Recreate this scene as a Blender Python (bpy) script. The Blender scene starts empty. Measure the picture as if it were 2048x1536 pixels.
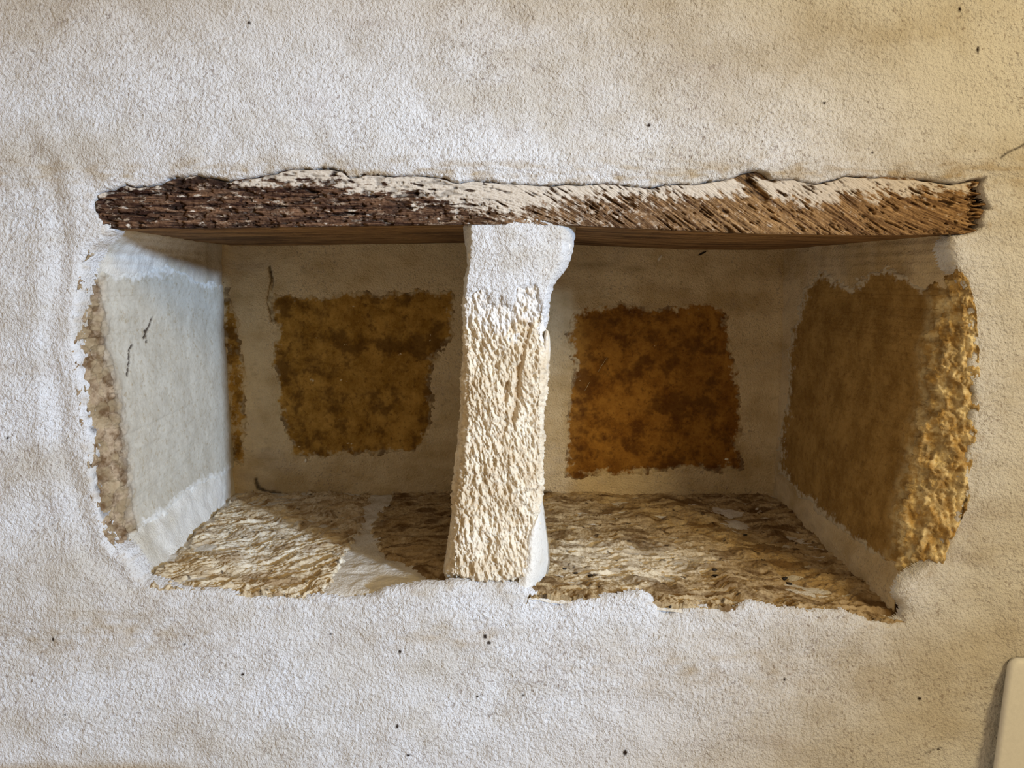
import bpy, math, random
import numpy as np

random.seed(4); rng = np.random.default_rng(11)
scn = bpy.context.scene
COL = scn.collection

# ------------------------------------------------------------------ frame
# The wall plane is Y = 0, depth into the wall is +Y, camera stands at Y = -D.
D, F = 0.65, 1490.0
K = D / F                      # metres per photo pixel on the wall plane
CX, CY, ZC = 1000.0, 553.0, 1.30
BACK = 0.35                    # depth of the recess


def un(px, py, d):
    """point seen at (px, py) of the 2048x1536 frame, at depth d behind the wall face"""
    px, py, d = np.broadcast_arrays(*[np.asarray(a, float) for a in (px, py, d)])
    s = K * (1 + d / D)
    return np.stack([(px - CX) * s, d, (CY - py) * s + ZC], -1)


def proj(P):
    s = K * (1 + P[..., 1] / D)
    return CX + P[..., 0] / s, CY - (P[..., 2] - ZC) / s


# ------------------------------------------------------------------ noise
_perm = rng.permutation(256).astype(np.int32)
_perm = np.concatenate([_perm, _perm])
_g = rng.normal(size=(256, 3)); _g /= np.linalg.norm(_g, axis=1)[:, None]
_g = _g.astype(np.float32)


def perlin(x, y, z):
    x = np.asarray(x, np.float32); y = np.asarray(y, np.float32); z = np.asarray(z, np.float32)
    x, y, z = np.broadcast_arrays(x, y, z)
    xi = np.floor(x).astype(np.int32); yi = np.floor(y).astype(np.int32); zi = np.floor(z).astype(np.int32)
    xf = x - xi; yf = y - yi; zf = z - zi
    u = xf**3 * (xf * (xf * 6 - 15) + 10); v = yf**3 * (yf * (yf * 6 - 15) + 10); w = zf**3 * (zf * (zf * 6 - 15) + 10)
    xi &= 255; yi &= 255; zi &= 255
    out = 0
    for a in (0, 1):
        wa = u if a else 1 - u
        pa = _perm[(xi + a) & 255]
        for b in (0, 1):
            wb = v if b else 1 - v
            pb = _perm[(pa + yi + b) & 255]
            for c in (0, 1):
                wc = w if c else 1 - w
                g = _g[_perm[(pb + zi + c) & 255]]
                out = out + wa * wb * wc * (g[..., 0] * (xf - a) + g[..., 1] * (yf - b) + g[..., 2] * (zf - c))
    return out * 1.6


def fbm(x, y, z=0.0, octv=3, gain=0.5):
    t = 0; a = 1.0; f = 1.0
    for i in range(octv):
        t = t + a * perlin(np.asarray(x) * f + 17.3 * i, np.asarray(y) * f + 5.1 * i, np.asarray(z) * f + 9.7 * i)
        a *= gain; f *= 2.03
    return t


def ridged(x, y, z=0.0, octv=3, gain=0.5):
    t = 0; a = 1.0; f = 1.0
    for i in range(octv):
        n = 1 - np.abs(perlin(np.asarray(x) * f + 31.7 * i, np.asarray(y) * f + 3.3 * i, np.asarray(z) * f + 1.9 * i)) * 2
        t = t + a * n; a *= gain; f *= 2.1
    return t


def sstep(a, b, x):
    t = np.clip((x - a) / (b - a), 0, 1)
    return t * t * (3 - 2 * t)


def lut(tab, x):
    t = np.array(tab, float)
    return np.interp(x, t[:, 0], t[:, 1])


def sdist(poly, px, py, limit=None):
    """signed distance in pixels, positive inside the polygon"""
    poly = np.array(poly, float)
    shp = px.shape
    X = px.ravel().astype(np.float32); Y = py.ravel().astype(np.float32)
    best = np.full(X.shape, 1e9, np.float32); inside = np.zeros(X.shape, bool)
    n = len(poly)
    for i in range(n):
        ax, ay = poly[i]; bx, by = poly[(i + 1) % n]
        dx, dy = bx - ax, by - ay
        l2 = dx * dx + dy * dy
        if l2 < 1e-9: continue
        t = np.clip(((X - ax) * dx + (Y - ay) * dy) / l2, 0, 1)
        best = np.minimum(best, (X - ax - t * dx)**2 + (Y - ay - t * dy)**2)
        if by != ay:
            c = ((ay > Y) != (by > Y)) & (X < (Y - ay) * dx / dy + ax)
            inside ^= c
    r = np.sqrt(best)
    return np.where(inside, r, -r).reshape(shp)


def ldist(line, px, py):
    line = np.array(line, float)
    best = np.full(px.shape, 1e9)
    for i in range(len(line) - 1):
        ax, ay = line[i]; bx, by = line[i + 1]
        dx, dy = bx - ax, by - ay
        t = np.clip(((px - ax) * dx + (py - ay) * dy) / (dx * dx + dy * dy), 0, 1)
        best = np.minimum(best, (px - ax - t * dx)**2 + (py - ay - t * dy)**2)
    return np.sqrt(best)


# ------------------------------------------------------------------ mesh building
def link(name, verts, quads, mat, parent=None, attrs=None, extra=None, smooth=True):
    """one mesh object; quads is (n,4); extra is a list of n-gons"""
    verts = np.asarray(verts, np.float32).reshape(-1, 3)
    quads = np.asarray(quads, np.int32).reshape(-1, 4)
    extra = extra or []
    me = bpy.data.meshes.new(name)
    me.vertices.add(len(verts)); me.vertices.foreach_set('co', verts.ravel())
    ex = [i for e in extra for i in e]
    loops = np.concatenate([quads.ravel(), np.array(ex, np.int32)]) if ex else quads.ravel()
    starts = np.concatenate([np.arange(len(quads)) * 4,
                             len(quads) * 4 + np.cumsum([0] + [len(e) for e in extra])[:-1]]) if extra else np.arange(len(quads)) * 4
    me.loops.add(len(loops)); me.loops.foreach_set('vertex_index', loops.astype(np.int32))
    me.polygons.add(len(starts)); me.polygons.foreach_set('loop_start', starts.astype(np.int32))
    me.update(calc_edges=True)
    me.polygons.foreach_set('use_smooth', np.full(len(starts), smooth))
    for k, v in (attrs or {}).items():
        a = me.attributes.new(k, 'FLOAT', 'POINT')
        v = np.asarray(v, np.float32).ravel()
        if len(v) < len(verts): v = np.concatenate([v, np.zeros(len(verts) - len(v), np.float32)])
        a.data.foreach_set('value', v)
    me.validate(); me.update()
    me.materials.append(mat)
    o = bpy.data.objects.new(name, me); COL.objects.link(o)
    if parent: o.parent = parent
    return o


def recentre(o):
    """put the object's origin at the bottom centre of its mesh"""
    me = o.data
    co = np.empty(len(me.vertices) * 3, np.float32); me.vertices.foreach_get('co', co); co = co.reshape(-1, 3)
    c = (co.min(0) + co.max(0)) / 2; c[2] = co[:, 2].min()
    me.vertices.foreach_set('co', (co - c).ravel()); me.update()
    o.location = [float(v) for v in c]
    return o


def gridq(nv, nu):
    i = np.arange(nv * nu).reshape(nv, nu)
    return np.stack([i[:-1, :-1], i[:-1, 1:], i[1:, 1:], i[1:, :-1]], -1).reshape(-1, 4)


def normals(P):
    du = np.gradient(P, axis=1); dv = np.gradient(P, axis=0)
    n = np.cross(du, dv)
    return n / (np.linalg.norm(n, axis=-1, keepdims=True) + 1e-12)


def slab(name, P, back, mat, parent=None, attrs=None, flip=False):
    """a grid with a rim going back by the vector `back` and a closed rear: a solid block"""
    nv, nu = P.shape[:2]
    idx = np.arange(nv * nu).reshape(nv, nu)
    loop = np.concatenate([idx[0, :], idx[1:, -1], idx[-1, -2::-1], idx[-2:0:-1, 0]])
    V = P.reshape(-1, 3)
    rim = V[loop] + np.asarray(back, float)
    # flatten the rear along the dominant direction
    ax = int(np.argmax(np.abs(back))); rim[:, ax] = np.mean(V[:, ax]) + back[ax]
    n0 = len(V); m = len(loop)
    a = loop; b = np.roll(loop, -1); c = n0 + np.roll(np.arange(m), -1); d = n0 + np.arange(m)
    q = gridq(nv, nu)
    rimq = np.stack([b, a, d, c], -1)
    rear = list(range(n0, n0 + m))[::1]
    if flip:
        q = q[:, ::-1]; rimq = rimq[:, ::-1]; rear = rear[::-1]
    return link(name, np.concatenate([V, rim]), np.concatenate([q, rimq]), mat, parent, attrs, [rear])


def tag(o, label, cat, group=None):
    o['label'] = label; o['category'] = cat
    if group: o['group'] = group
    return o


def struct(o):
    o['kind'] = 'structure'; return o


# ------------------------------------------------------------------ materials
class NT:
    def __init__(s, name, rough=0.9, spec=0.2):
        s.m = bpy.data.materials.new(name); s.m.use_nodes = True
        s.t = s.m.node_tree; s.n = s.t.nodes; s.l = s.t.links
        s.b = s.n['Principled BSDF']; s.b.inputs['Roughness'].default_value = rough
        s.b.inputs['Specular IOR Level'].default_value = spec
        s.pos = s.n.new('ShaderNodeNewGeometry').outputs['Position']
        s.h = None

    def set(s, sock, v):
        if isinstance(v, bpy.types.NodeSocket): s.l.new(v, sock)
        else: sock.default_value = v

    def math(s, op, a, b=0.0, c=None, clamp=False):
        n = s.n.new('ShaderNodeMath'); n.operation = op; n.use_clamp = clamp
        s.set(n.inputs[0], a); s.set(n.inputs[1], b)
        if c is not None: s.set(n.inputs[2], c)
        return n.outputs[0]

    def attr(s, name):
        n = s.n.new('ShaderNodeAttribute'); n.attribute_name = name
        return n.outputs['Fac']

    def scaled(s, v, sc):
        n = s.n.new('ShaderNodeVectorMath'); n.operation = 'MULTIPLY'
        s.set(n.inputs[0], v); n.inputs[1].default_value = sc
        return n.outputs[0]

    def comb(s, x, y, z=0.0):
        n = s.n.new('ShaderNodeCombineXYZ')
        for i, v in enumerate((x, y, z)): s.set(n.inputs[i], v)
        return n.outputs[0]

    def noise(s, scale, detail=3, rough=0.5, vec=None, dist=0.0):
        n = s.n.new('ShaderNodeTexNoise')
        s.set(n.inputs['Vector'], vec if vec is not None else s.pos)
        n.inputs['Scale'].default_value = scale; n.inputs['Detail'].default_value = detail
        n.inputs['Roughness'].default_value = rough; n.inputs['Distortion'].default_value = dist
        return n.outputs['Fac']

    def voro(s, scale, vec=None, feature='F1', rand=1.0):
        n = s.n.new('ShaderNodeTexVoronoi'); n.feature = feature
        s.set(n.inputs['Vector'], vec if vec is not None else s.pos)
        n.inputs['Scale'].default_value = scale; n.inputs['Randomness'].default_value = rand
        return n.outputs['Distance']

    def rng(s, v, a, b, lo=0.0, hi=1.0):
        n = s.n.new('ShaderNodeMapRange'); n.clamp = True; n.interpolation_type = 'SMOOTHSTEP'
        s.set(n.inputs[0], v)
        for i, x in enumerate((a, b, lo, hi)): s.set(n.inputs[i + 1], x)
        return n.outputs[0]

    def mix(s, f, a, b, mode='MIX'):
        n = s.n.new('ShaderNodeMix'); n.data_type = 'RGBA'; n.blend_type = mode
        s.set(n.inputs[0], f)
        for i, v in ((6, a), (7, b)):
            s.set(n.inputs[i], (*v, 1) if isinstance(v, tuple) and len(v) == 3 else v)
        return n.outputs[2]

    def out(s, col, height=None, dist=0.001, strength=1.0):
        s.set(s.b.inputs['Base Color'], (*col, 1) if isinstance(col, tuple) else col)
        if height is not None:
            b = s.n.new('ShaderNodeBump'); b.inputs['Strength'].default_value = strength
            b.inputs['Distance'].default_value = dist
            s.set(b.inputs['Height'], height); s.l.new(b.outputs[0], s.b.inputs['Normal'])
        return s.m


def plaster(name, lo=(0.575, 0.545, 0.505), hi=(0.715, 0.725, 0.76), grain=1.0, dirt=1.0):
    t = NT(name, 0.95, 0.12)
    big = t.noise(7, 4, 0.6, t.scaled(t.pos, (0.6, 1, 1.4)))
    mid = t.noise(28, 4, 0.6)
    m = t.math('ADD', t.math('MULTIPLY', big, 0.65), t.math('MULTIPLY', mid, 0.35))
    c = t.mix(t.rng(m, 0.36, 0.58), lo, hi)
    pink = t.math('MULTIPLY', t.rng(t.noise(13, 5, 0.65, t.scaled(t.pos, (0.7, 1, 1.6))), 0.55, 0.72), 0.30 * dirt)
    c = t.mix(pink, c, (0.40, 0.335, 0.315))
    pits = t.noise(330, 2, 0.5)
    speck = t.math('MULTIPLY', t.rng(pits, 0.55, 0.72), 0.62 * dirt)
    gate = t.rng(t.noise(9, 4, 0.65), 0.36, 0.60)
    c = t.mix(t.math('MULTIPLY', speck, gate), c, (0.24, 0.185, 0.165))
    c = t.mix(t.attr('stain'), c, (0.40, 0.30, 0.17))
    c = t.mix(t.attr('speck'), c, (0.03, 0.018, 0.012))
    h = t.math('ADD', t.math('MULTIPLY', t.noise(400, 3, 0.6), 0.75), t.math('MULTIPLY', t.noise(950, 2, 0.5), 0.3))
    return t.out(c, h, 0.0034 * grain, 0.95)


def stone(name, a, b, dark, smear=(0.66, 0.58, 0.45), grain=1.0, sc=1.0, fresh_or_lit=None):
    t = NT(name, 0.92, 0.15)
    n1 = t.noise(34 * sc, 6, 0.72); n2 = t.noise(170 * sc, 5, 0.72)
    c = t.mix(t.rng(n1, 0.35, 0.66), a, b)
    c = t.mix(t.math('MULTIPLY', t.rng(n2, 0.50, 0.72), 0.75), c, dark)
    c = t.mix(t.math('MULTIPLY', t.rng(t.noise(420, 2, 0.5), 0.58, 0.72), 0.45), c, b)
    if fresh_or_lit:
        fc = t.mix(t.rng(t.noise(75, 5, 0.65), 0.36, 0.66), fresh_or_lit[0], fresh_or_lit[1])
        c = t.mix(t.attr('fresh_or_lit'), c, fc)
    sm = t.math('MULTIPLY', t.attr('smear'), 1.0)
    sm = t.rng(t.math('ADD', sm, t.math('MULTIPLY', t.math('SUBTRACT', t.noise(130, 4, 0.65), 0.5), 1.3)), 0.35, 0.70)
    c = t.mix(sm, c, smear)
    c = t.mix(t.attr('stain'), c, dark)
    c = t.mix(t.attr('speck'), c, (0.035, 0.018, 0.010))
    h = t.math('ADD', t.math('MULTIPLY', t.noise(240, 4, 0.65), 0.8), t.math('MULTIPLY', t.noise(800, 2, 0.5), 0.3))
    return t.out(c, h, 0.0016 * grain, 0.9)


M_WALL = plaster('limewash plaster')
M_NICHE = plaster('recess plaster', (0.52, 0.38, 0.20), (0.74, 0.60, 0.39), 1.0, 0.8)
M_REVEAL = plaster('reveal plaster', (0.60, 0.55, 0.46), (0.76, 0.73, 0.68), 0.45, 0.4)
M_PILLAR = stone('pale limestone', (0.64, 0.54, 0.40), (0.80, 0.73, 0.61), (0.48, 0.34, 0.20), (0.73, 0.705, 0.68), 1.0)
M_JAMBL = stone('grey limestone', (0.50, 0.46, 0.385), (0.60, 0.565, 0.49), (0.36, 0.28, 0.17), (0.72, 0.70, 0.66), 0.4,
                fresh_or_lit=((0.13, 0.075, 0.035), (0.42, 0.32, 0.22)))
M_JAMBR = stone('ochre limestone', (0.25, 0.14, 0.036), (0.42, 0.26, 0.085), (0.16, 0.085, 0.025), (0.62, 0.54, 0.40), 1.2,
                fresh_or_lit=((0.50, 0.32, 0.11), (0.86, 0.72, 0.42)))  # broken edge paler than the face, with warm lamp light painted in
M_BACKL = stone('golden sandstone', (0.27, 0.14, 0.022), (0.50, 0.29, 0.07), (0.09, 0.040, 0.008), (0.58, 0.46, 0.28), 0.9)
M_BACKR = stone('russet sandstone', (0.21, 0.088, 0.014), (0.38, 0.185, 0.035), (0.075, 0.026, 0.006), (0.58, 0.46, 0.28), 0.9)
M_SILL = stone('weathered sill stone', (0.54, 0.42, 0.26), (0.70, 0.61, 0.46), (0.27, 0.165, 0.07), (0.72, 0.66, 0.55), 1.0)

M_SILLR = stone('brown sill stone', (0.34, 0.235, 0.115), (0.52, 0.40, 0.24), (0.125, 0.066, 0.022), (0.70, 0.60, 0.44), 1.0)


def wood():
    t = NT('weathered oak', 0.85, 0.2)
    gx = t.attr('gx'); gv = t.attr('gv')
    vec = t.comb(gx, gv, 0.0)
    s1 = t.noise(1.0, 4, 0.6, t.scaled(vec, (14, 260, 1)))
    s2 = t.noise(1.0, 3, 0.6, t.scaled(vec, (60, 900, 1)))
    fib = t.math('ADD', t.math('MULTIPLY', s1, 0.6), t.math('MULTIPLY', s2, 0.4))
    dark = t.mix(t.rng(fib, 0.40, 0.68), (0.028, 0.010, 0.006), (0.27, 0.15, 0.085))
    dark = t.mix(t.rng(t.noise(210, 4, 0.7), 0.54, 0.68), dark, (0.025, 0.009, 0.006))
    dark = t.mix(t.rng(t.noise(140, 5, 0.7, t.scaled(t.pos, (0.5, 1, 1.3))), 0.555, 0.68), dark, (0.46, 0.36, 0.27))
    tan = t.mix(t.rng(fib, 0.34, 0.64), (0.07, 0.028, 0.010), (0.44, 0.27, 0.12))
    tan = t.mix(t.rng(t.noise(300, 3, 0.7), 0.58, 0.72), tan, (0.07, 0.028, 0.010))
    c = t.mix(t.attr('tan'), dark, tan)
    w = t.math('ADD', t.attr('white'), t.math('MULTIPLY', t.math('SUBTRACT', fib, 0.5), 1.6))
    w = t.math('ADD', w, t.math('MULTIPLY', t.math('SUBTRACT', t.noise(190, 5, 0.7), 0.5), 2.0))
    c = t.mix(t.rng(w, 0.30, 0.76), c, (0.64, 0.57, 0.49))
    c = t.mix(t.attr('speck'), c, (0.018, 0.008, 0.005))
    h = t.math('ADD', t.math('MULTIPLY', s2, 0.9), t.math('MULTIPLY', t.noise(500, 3, 0.6), 0.4))
    return t.out(c, h, 0.0016, 0.9)


M_WOOD = wood()


def plain(name, col, rough):
    t = NT(name, rough, 0.35)
    c = t.mix(t.rng(t.noise(300, 3, 0.6), 0.3, 0.7), tuple(0.94 * v for v in col), col)
    return t.out(c, t.noise(900, 2, 0.5), 0.0002, 0.4)


M_PANEL = plain('white plastic', (0.72, 0.74, 0.78), 0.5)
M_CRUMB = plain('dark crumb', (0.02, 0.014, 0.010), 0.7)
M_CHIP = plain('pale chip', (0.80, 0.74, 0.62), 0.8)
M_STRAW = plain('pale fibre', (0.66, 0.52, 0.30), 0.7)

# ------------------------------------------------------------------ traced outlines (photo pixels)
TOP = [(186, 408), (192, 386), (200, 382), (215, 378), (245, 371), (251, 367), (262, 372), (300, 370), (322, 366),
       (335, 357), (352, 352), (365, 354), (378, 349), (392, 347), (405, 351), (420, 353), (440, 357), (455, 360),
       (470, 358), (500, 355), (530, 349), (555, 343), (580, 337), (620, 336), (655, 334), (665, 336), (685, 340),
       (694, 350), (700, 353), (730, 348), (760, 348), (790, 351), (840, 349), (870, 352), (895, 357), (905, 362),
       (918, 364), (945, 358), (1000, 364), (1050, 366), (1100, 370), (1130, 366), (1160, 368), (1180, 366),
       (1210, 365), (1240, 367), (1270, 371), (1300, 374), (1330, 367), (1360, 366), (1390, 367), (1420, 361),
       (1450, 357), (1460, 356), (1480, 346), (1500, 341), (1515, 339), (1530, 345), (1545, 356), (1560, 358),
       (1590, 356), (1600, 360), (1632, 366), (1670, 358), (1690, 349), (1720, 352), (1760, 353), (1790, 356),
       (1830, 357), (1860, 360), (1900, 366), (1930, 362), (1950, 358), (1970, 356)]
RIGHTEND = [(1963, 371), (1965, 384), (1966, 388), (1967, 393), (1971, 400), (1974, 405), (1981, 419), (1969, 421),
            (1967, 432), (1962, 440), (1967, 453), (1955, 462), (1935, 468)]
RIGHT = [(1905, 472), (1897, 485), (1900, 505), (1908, 530), (1930, 560), (1940, 590), (1947, 620), (1940, 660),
         (1951, 700), (1943, 740), (1953, 790), (1950, 810), (1944, 850), (1942, 900), (1926, 960), (1936, 985),
         (1926, 1010), (1915, 1040), (1895, 1080), (1878, 1122), (1850, 1140), (1822, 1155), (1802, 1168),
         (1793, 1190)]
BOTTOM = [(1797, 1204), (1812, 1224), (1806, 1240), (1780, 1249), (1750, 1245), (1720, 1236), (1690, 1223), (1655, 1222),
          (1620, 1225), (1590, 1221), (1560, 1219), (1545, 1214), (1500, 1206), (1485, 1216), (1450, 1226), (1430, 1220),
          (1400, 1215), (1370, 1222), (1340, 1229), (1320, 1225), (1315, 1210), (1300, 1192), (1280, 1186), (1250, 1190),
          (1200, 1196), (1150, 1206), (1115, 1211), (1095, 1202), (1080, 1195), (1060, 1182), (1040, 1174), (1000, 1170),
          (950, 1167), (910, 1164), (890, 1168), (860, 1168), (830, 1171), (800, 1176), (770, 1182), (740, 1195),
          (700, 1200), (660, 1196), (630, 1192), (600, 1199), (560, 1195), (520, 1199), (490, 1196), (460, 1187),
          (430, 1181), (400, 1181), (360, 1179), (340, 1173), (300, 1167), (286, 1165)]
LEFT = [(270, 1135), (250, 1105), (232, 1095), (215, 1082), (206, 1060), (196, 1020), (186, 980), (181, 940), (182, 900),
        (178, 870), (167, 842), (166, 800), (160, 760), (155, 720), (146, 680), (150, 640), (155, 600), (160, 560),
        (168, 525), (188, 493), (208, 474), (226, 459)]
LEFTEND = [(215, 448), (203, 441), (194, 431), (186, 424)]
HOLE = TOP + RIGHTEND + RIGHT + BOTTOM + LEFT + LEFTEND
LINTEL_BOT = [(150, 456), (250, 456), (450, 455), (650, 452), (930, 448), (1148, 450), (1250, 455), (1400, 462), (1550, 468),
              (1700, 470), (1800, 470), (1935, 468), (2010, 466)]
RAD = np.array([(300, 360, 4), (700, 345, 3), (1000, 364, 3), (1300, 370, 3), (1700, 352, 4), (1965, 400, 4),
                (1940, 470, 10), (1898, 510, 26), (1935, 580, 14), (1950, 750, 9), (1935, 950, 9), (1870, 1125, 8), (1795, 1190, 22),
                (1700, 1225, 6), (1500, 1206, 8), (1290, 1190, 12), (1110, 1208, 7), (1000, 1170, 12), (830, 1172, 14),
                (600, 1197, 7), (400, 1180, 7), (286, 1162, 26), (255, 1110, 24), (195, 1010, 10), (165, 800, 9), (150, 640, 14),
                (175, 510, 30), (210, 474, 26), (195, 430, 4), (186, 405, 4)], float)

# ------------------------------------------------------------------ front wall
def axis(lo, hi, step, far_lo, far_hi):
    core = np.arange(lo, hi + step, step)
    g = step * 1.12 ** np.arange(1, 60)
    left = lo - np.cumsum(g); right = core[-1] + np.cumsum(g)
    left = left[left > far_lo][::-1]; right = right[right < far_hi]
    return np.concatenate([left, core, right])


def build_wall():
    xs = axis(-40, 2090, 2.1, -900, 2950); ys = axis(-40, 1576, 2.1, -800, 2300)
    PX, PY = np.meshgrid(xs, ys)
    near = (PX > 80) & (PX < 2050) & (PY > 270) & (PY < 1320)
    sd = np.full(PX.shape, 200.0)
    sd[near] = -sdist(HOLE, PX[near], PY[near])
    # lip radius from the nearest control points
    wsum = np.zeros(PX.shape); r = np.zeros(PX.shape)
    for x, y, q in RAD:
        w = 1 / ((PX - x)**2 + (PY - y)**2 + 200)**1.5
        wsum += w; r += w * q
    r /= wsum
    jag = fbm(PX / 9, PY / 9, 3.1, 3) * np.clip(7.0 / r, 0.25, 2.4) + fbm(PX / 34, PY / 34, 6.1, 2) * 2.0
    sd = np.where(near, sd + jag * sstep(60, 10, np.abs(sd)), sd)
    t = np.clip(sd / r, 0, 1)
    lip = r * (1 - np.sqrt(np.clip(1 - (1 - t)**2, 0, 1)))
    low = sstep(1140, 1170, PY)
    lip = np.where(sd < 0, r - sd * (5 - 3.5 * low), lip)
    # the plaster sinks a little towards the opening and waves all over
    soft = np.where(near, 1, 0) * 7 * np.exp(-np.clip(sd, 0, 400) / 38) * sstep(380, 620, PY) 
    wave = fbm(PX / 260, PY / 200, 7.7, 3) * 7.0 + fbm(PX / 60, PY / 44, 1.2, 3) * 2.0
    grain = fbm(PX / 7.5, PY / 7.5, 0.4, 3, 0.65)
    coarse = 0.55 + 0.45 * sstep(-0.3, 0.4, fbm(PX / 180, PY / 150, 4.4, 2))
    pits = sstep(0.22, 0.6, perlin(PX / 6.5, PY / 6.5, 8.8))
    # ledge of the trowelled band above the beam, and the groove left of the recess
    band = -4.0 * np.exp(-((PY - 325 - fbm(PX / 120, 0, 2, 2) * 14) / 26)**2) * sstep(150, 400, PX)
    crk = ldist([(60, 300), (95, 330), (120, 420), (118, 560), (95, 700), (120, 860), (110, 870), (150, 1000), (185, 1110), (260, 1180)], PX, PY)
    groove = 4.0 * np.exp(-(crk / 20)**2) - 4.0 * np.exp(-((crk - 34) / 22)**2)
    px_d = lip + soft + wave + band + groove * 0.8 - (grain * 1.0 - pits * 1.7) * coarse
    P = un(PX, PY, 0) ; P[..., 1] = px_d * K
    stain = 0.55 * np.exp(-((PY - 345) / 26)**2) * sstep(-0.2, 0.5, fbm(PX / 70, PY / 20, 5.0, 3))
    stain += 0.35 * sstep(40, 5, sd) * sstep(0.0, 0.6, fbm(PX / 24, PY / 24, 6.0, 3))
    st2 = 0.5 * np.exp(-(((PX - 200) / 230)**2 + ((PY - 1265) / 60)**2)) + 0.4 * np.exp(-(((PX - 1400) / 290)**2 + ((PY - 1335) / 60)**2)) \
        + 0.45 * np.exp(-(((PX - 900) / 160)**2 + ((PY - 1275) / 30)**2))
    st3 = 0.7 * np.exp(-((PY - 1540) / 14)**2) * sstep(500, 250, PX)
    stain = np.clip(stain + st2 * (0.5 + fbm(PX / 40, PY / 20, 2.2, 3)) + st3, 0, 0.8)
    speck = np.zeros(PX.shape)
    for x, y, a, b in [(499, 46, 4, 5), (1922, 17, 4, 7), (1746, 305, 4, 3), (14, 876, 4, 4), (1841, 1399, 5, 5), (1877, 1499, 3, 3),
                       (106, 1279, 3, 6), (367, 1291, 3, 3), (485, 1349, 4, 4), (134, 1426, 3, 3), (970, 1274, 5, 6), (978, 1286, 6, 5),
                       (800, 1303, 4, 5), (795, 1450, 4, 6), (817, 1509, 6, 3), (1046, 1390, 3, 3), (955, 1393, 4, 3), (1298, 250, 5, 5),
                       (1650, 205, 4, 4), (1955, 100, 4, 8), (660, 1270, 3, 3), (1250, 1505, 6, 8), (1570, 1360, 4, 4)]:
        speck = np.maximum(speck, sstep(1.15, 0.6, np.sqrt(((PX - x) / a / 0.85)**2 + ((PY - y) / b / 0.85)**2) + 0.3 * perlin(PX / 3, PY / 3, 1)))
    for line, wd, amt in [([(1998, 316), (2012, 305), (2030, 298), (2048, 288)], 2.5, 0.75), ([(1850, 1505), (1866, 1499), (1884, 1495)], 1.8, 0.6)]:
        speck = np.maximum(speck, amt * sstep(wd * 1.6, 0, ldist(line, PX, PY) + 1.4 * perlin(PX / 5, PY / 5, 2)))
    # hairline along the left jamb and the right jamb
    edge = sstep(4.5, 1.0, np.abs(sd + 1)) * (sstep(0.05, 0.5, fbm(PX / 30, PY / 30, 9.1, 2))) * sstep(480, 560, PY) * sstep(13, 9, r) * sstep(1150, 1100, PY)
    speck = np.maximum(speck, 0.8 * edge)
    keep = sd > -5.0 + 3.0 * low
    q = gridq(*PX.shape)
    kv = keep.ravel()
    q = q[kv[q].all(1)]
    used = np.zeros(kv.shape, bool); used[q.ravel()] = True
    remap = np.cumsum(used) - 1
    o = link('wall_front', P.reshape(-1, 3)[used], remap[q][:, ::-1], M_WALL, None,
             {'stain': stain.ravel()[used], 'speck': speck.ravel()[used]})
    return struct(o)


build_wall()

# ------------------------------------------------------------------ recess sides (shared profiles)
L_OX = [(440, 222), (459, 220), (474, 202), (493, 182), (525, 160), (560, 152), (640, 142), (680, 138), (760, 152), (842, 160), (900, 174),
        (980, 178), (1020, 188), (1060, 198), (1095, 225), (1135, 262), (1165, 280), (1240, 300)]
L_AX = [(440, 262), (460, 246), (480, 218), (500, 196), (560, 186), (620, 186), (700, 192), (780, 214), (850, 225), (950, 238), (1050, 246),
        (1090, 260), (1120, 276), (1165, 304), (1240, 330)]
L_BX = [(440, 448), (700, 452), (1000, 465), (1240, 474)]
R_OX = [(440, 1905), (485, 1903), (505, 1906), (530, 1914), (560, 1938), (620, 1953), (700, 1957), (800, 1959), (900, 1948), (960, 1934),
        (990, 1940), (1040, 1922), (1080, 1902), (1122, 1885), (1140, 1856), (1168, 1808), (1200, 1790), (1260, 1785)]
R_AX = [(440, 1880), (500, 1872), (580, 1885), (620, 1888), (660, 1880), (700, 1869), (760, 1865), (800, 1868), (850, 1855), (900, 1842),
        (940, 1836), (980, 1826), (1050, 1811), (1100, 1806), (1165, 1793), (1200, 1772), (1260, 1768)]
R_BX = [(440, 1560), (800, 1557), (1000, 1550), (1260, 1541)]


def side(OX, AX, BX, f, ns, fz=1115):
    """rows: front height f (px), columns: outer edge -> arris -> back corner"""
    s_ch = np.linspace(0, 1, ns[0]); s_f = np.linspace(0, 1, ns[1])[1:]
    rows = []
    jit = fbm(f / 16, 0 * f, 4.5, 3)[:, None]
    o = un(lut(OX, f), f, 0.004 + 0.014 * sstep(fz, fz + 40, f))
    a = un(lut(AX, f) + jit[:, 0] * 3, f, 0.026); a[:, 2] = o[:, 2]
    b = un(lut(BX, f), f, BACK + 0.008); b[:, 2] = o[:, 2]
    bulge = np.sin(s_ch * math.pi)[None, :, None] * np.array([0, -0.004, 0])
    ch = o[:, None] * (1 - s_ch)[None, :, None] + a[:, None] * s_ch[None, :, None] + bulge
    fa = a[:, None] * (1 - s_f)[None, :, None] + b[:, None] * s_f[None, :, None]
    P = np.concatenate([ch, fa], 1)
    sp = np.concatenate([s_ch * 0, s_f])            # 0 on the broken edge, >0 on the dressed face
    return P, np.broadcast_to(sp, P.shape[:2])


def dive(sd, lo=-9.0, hi=8.0):
    return sstep(lo, hi, sd)


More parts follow.
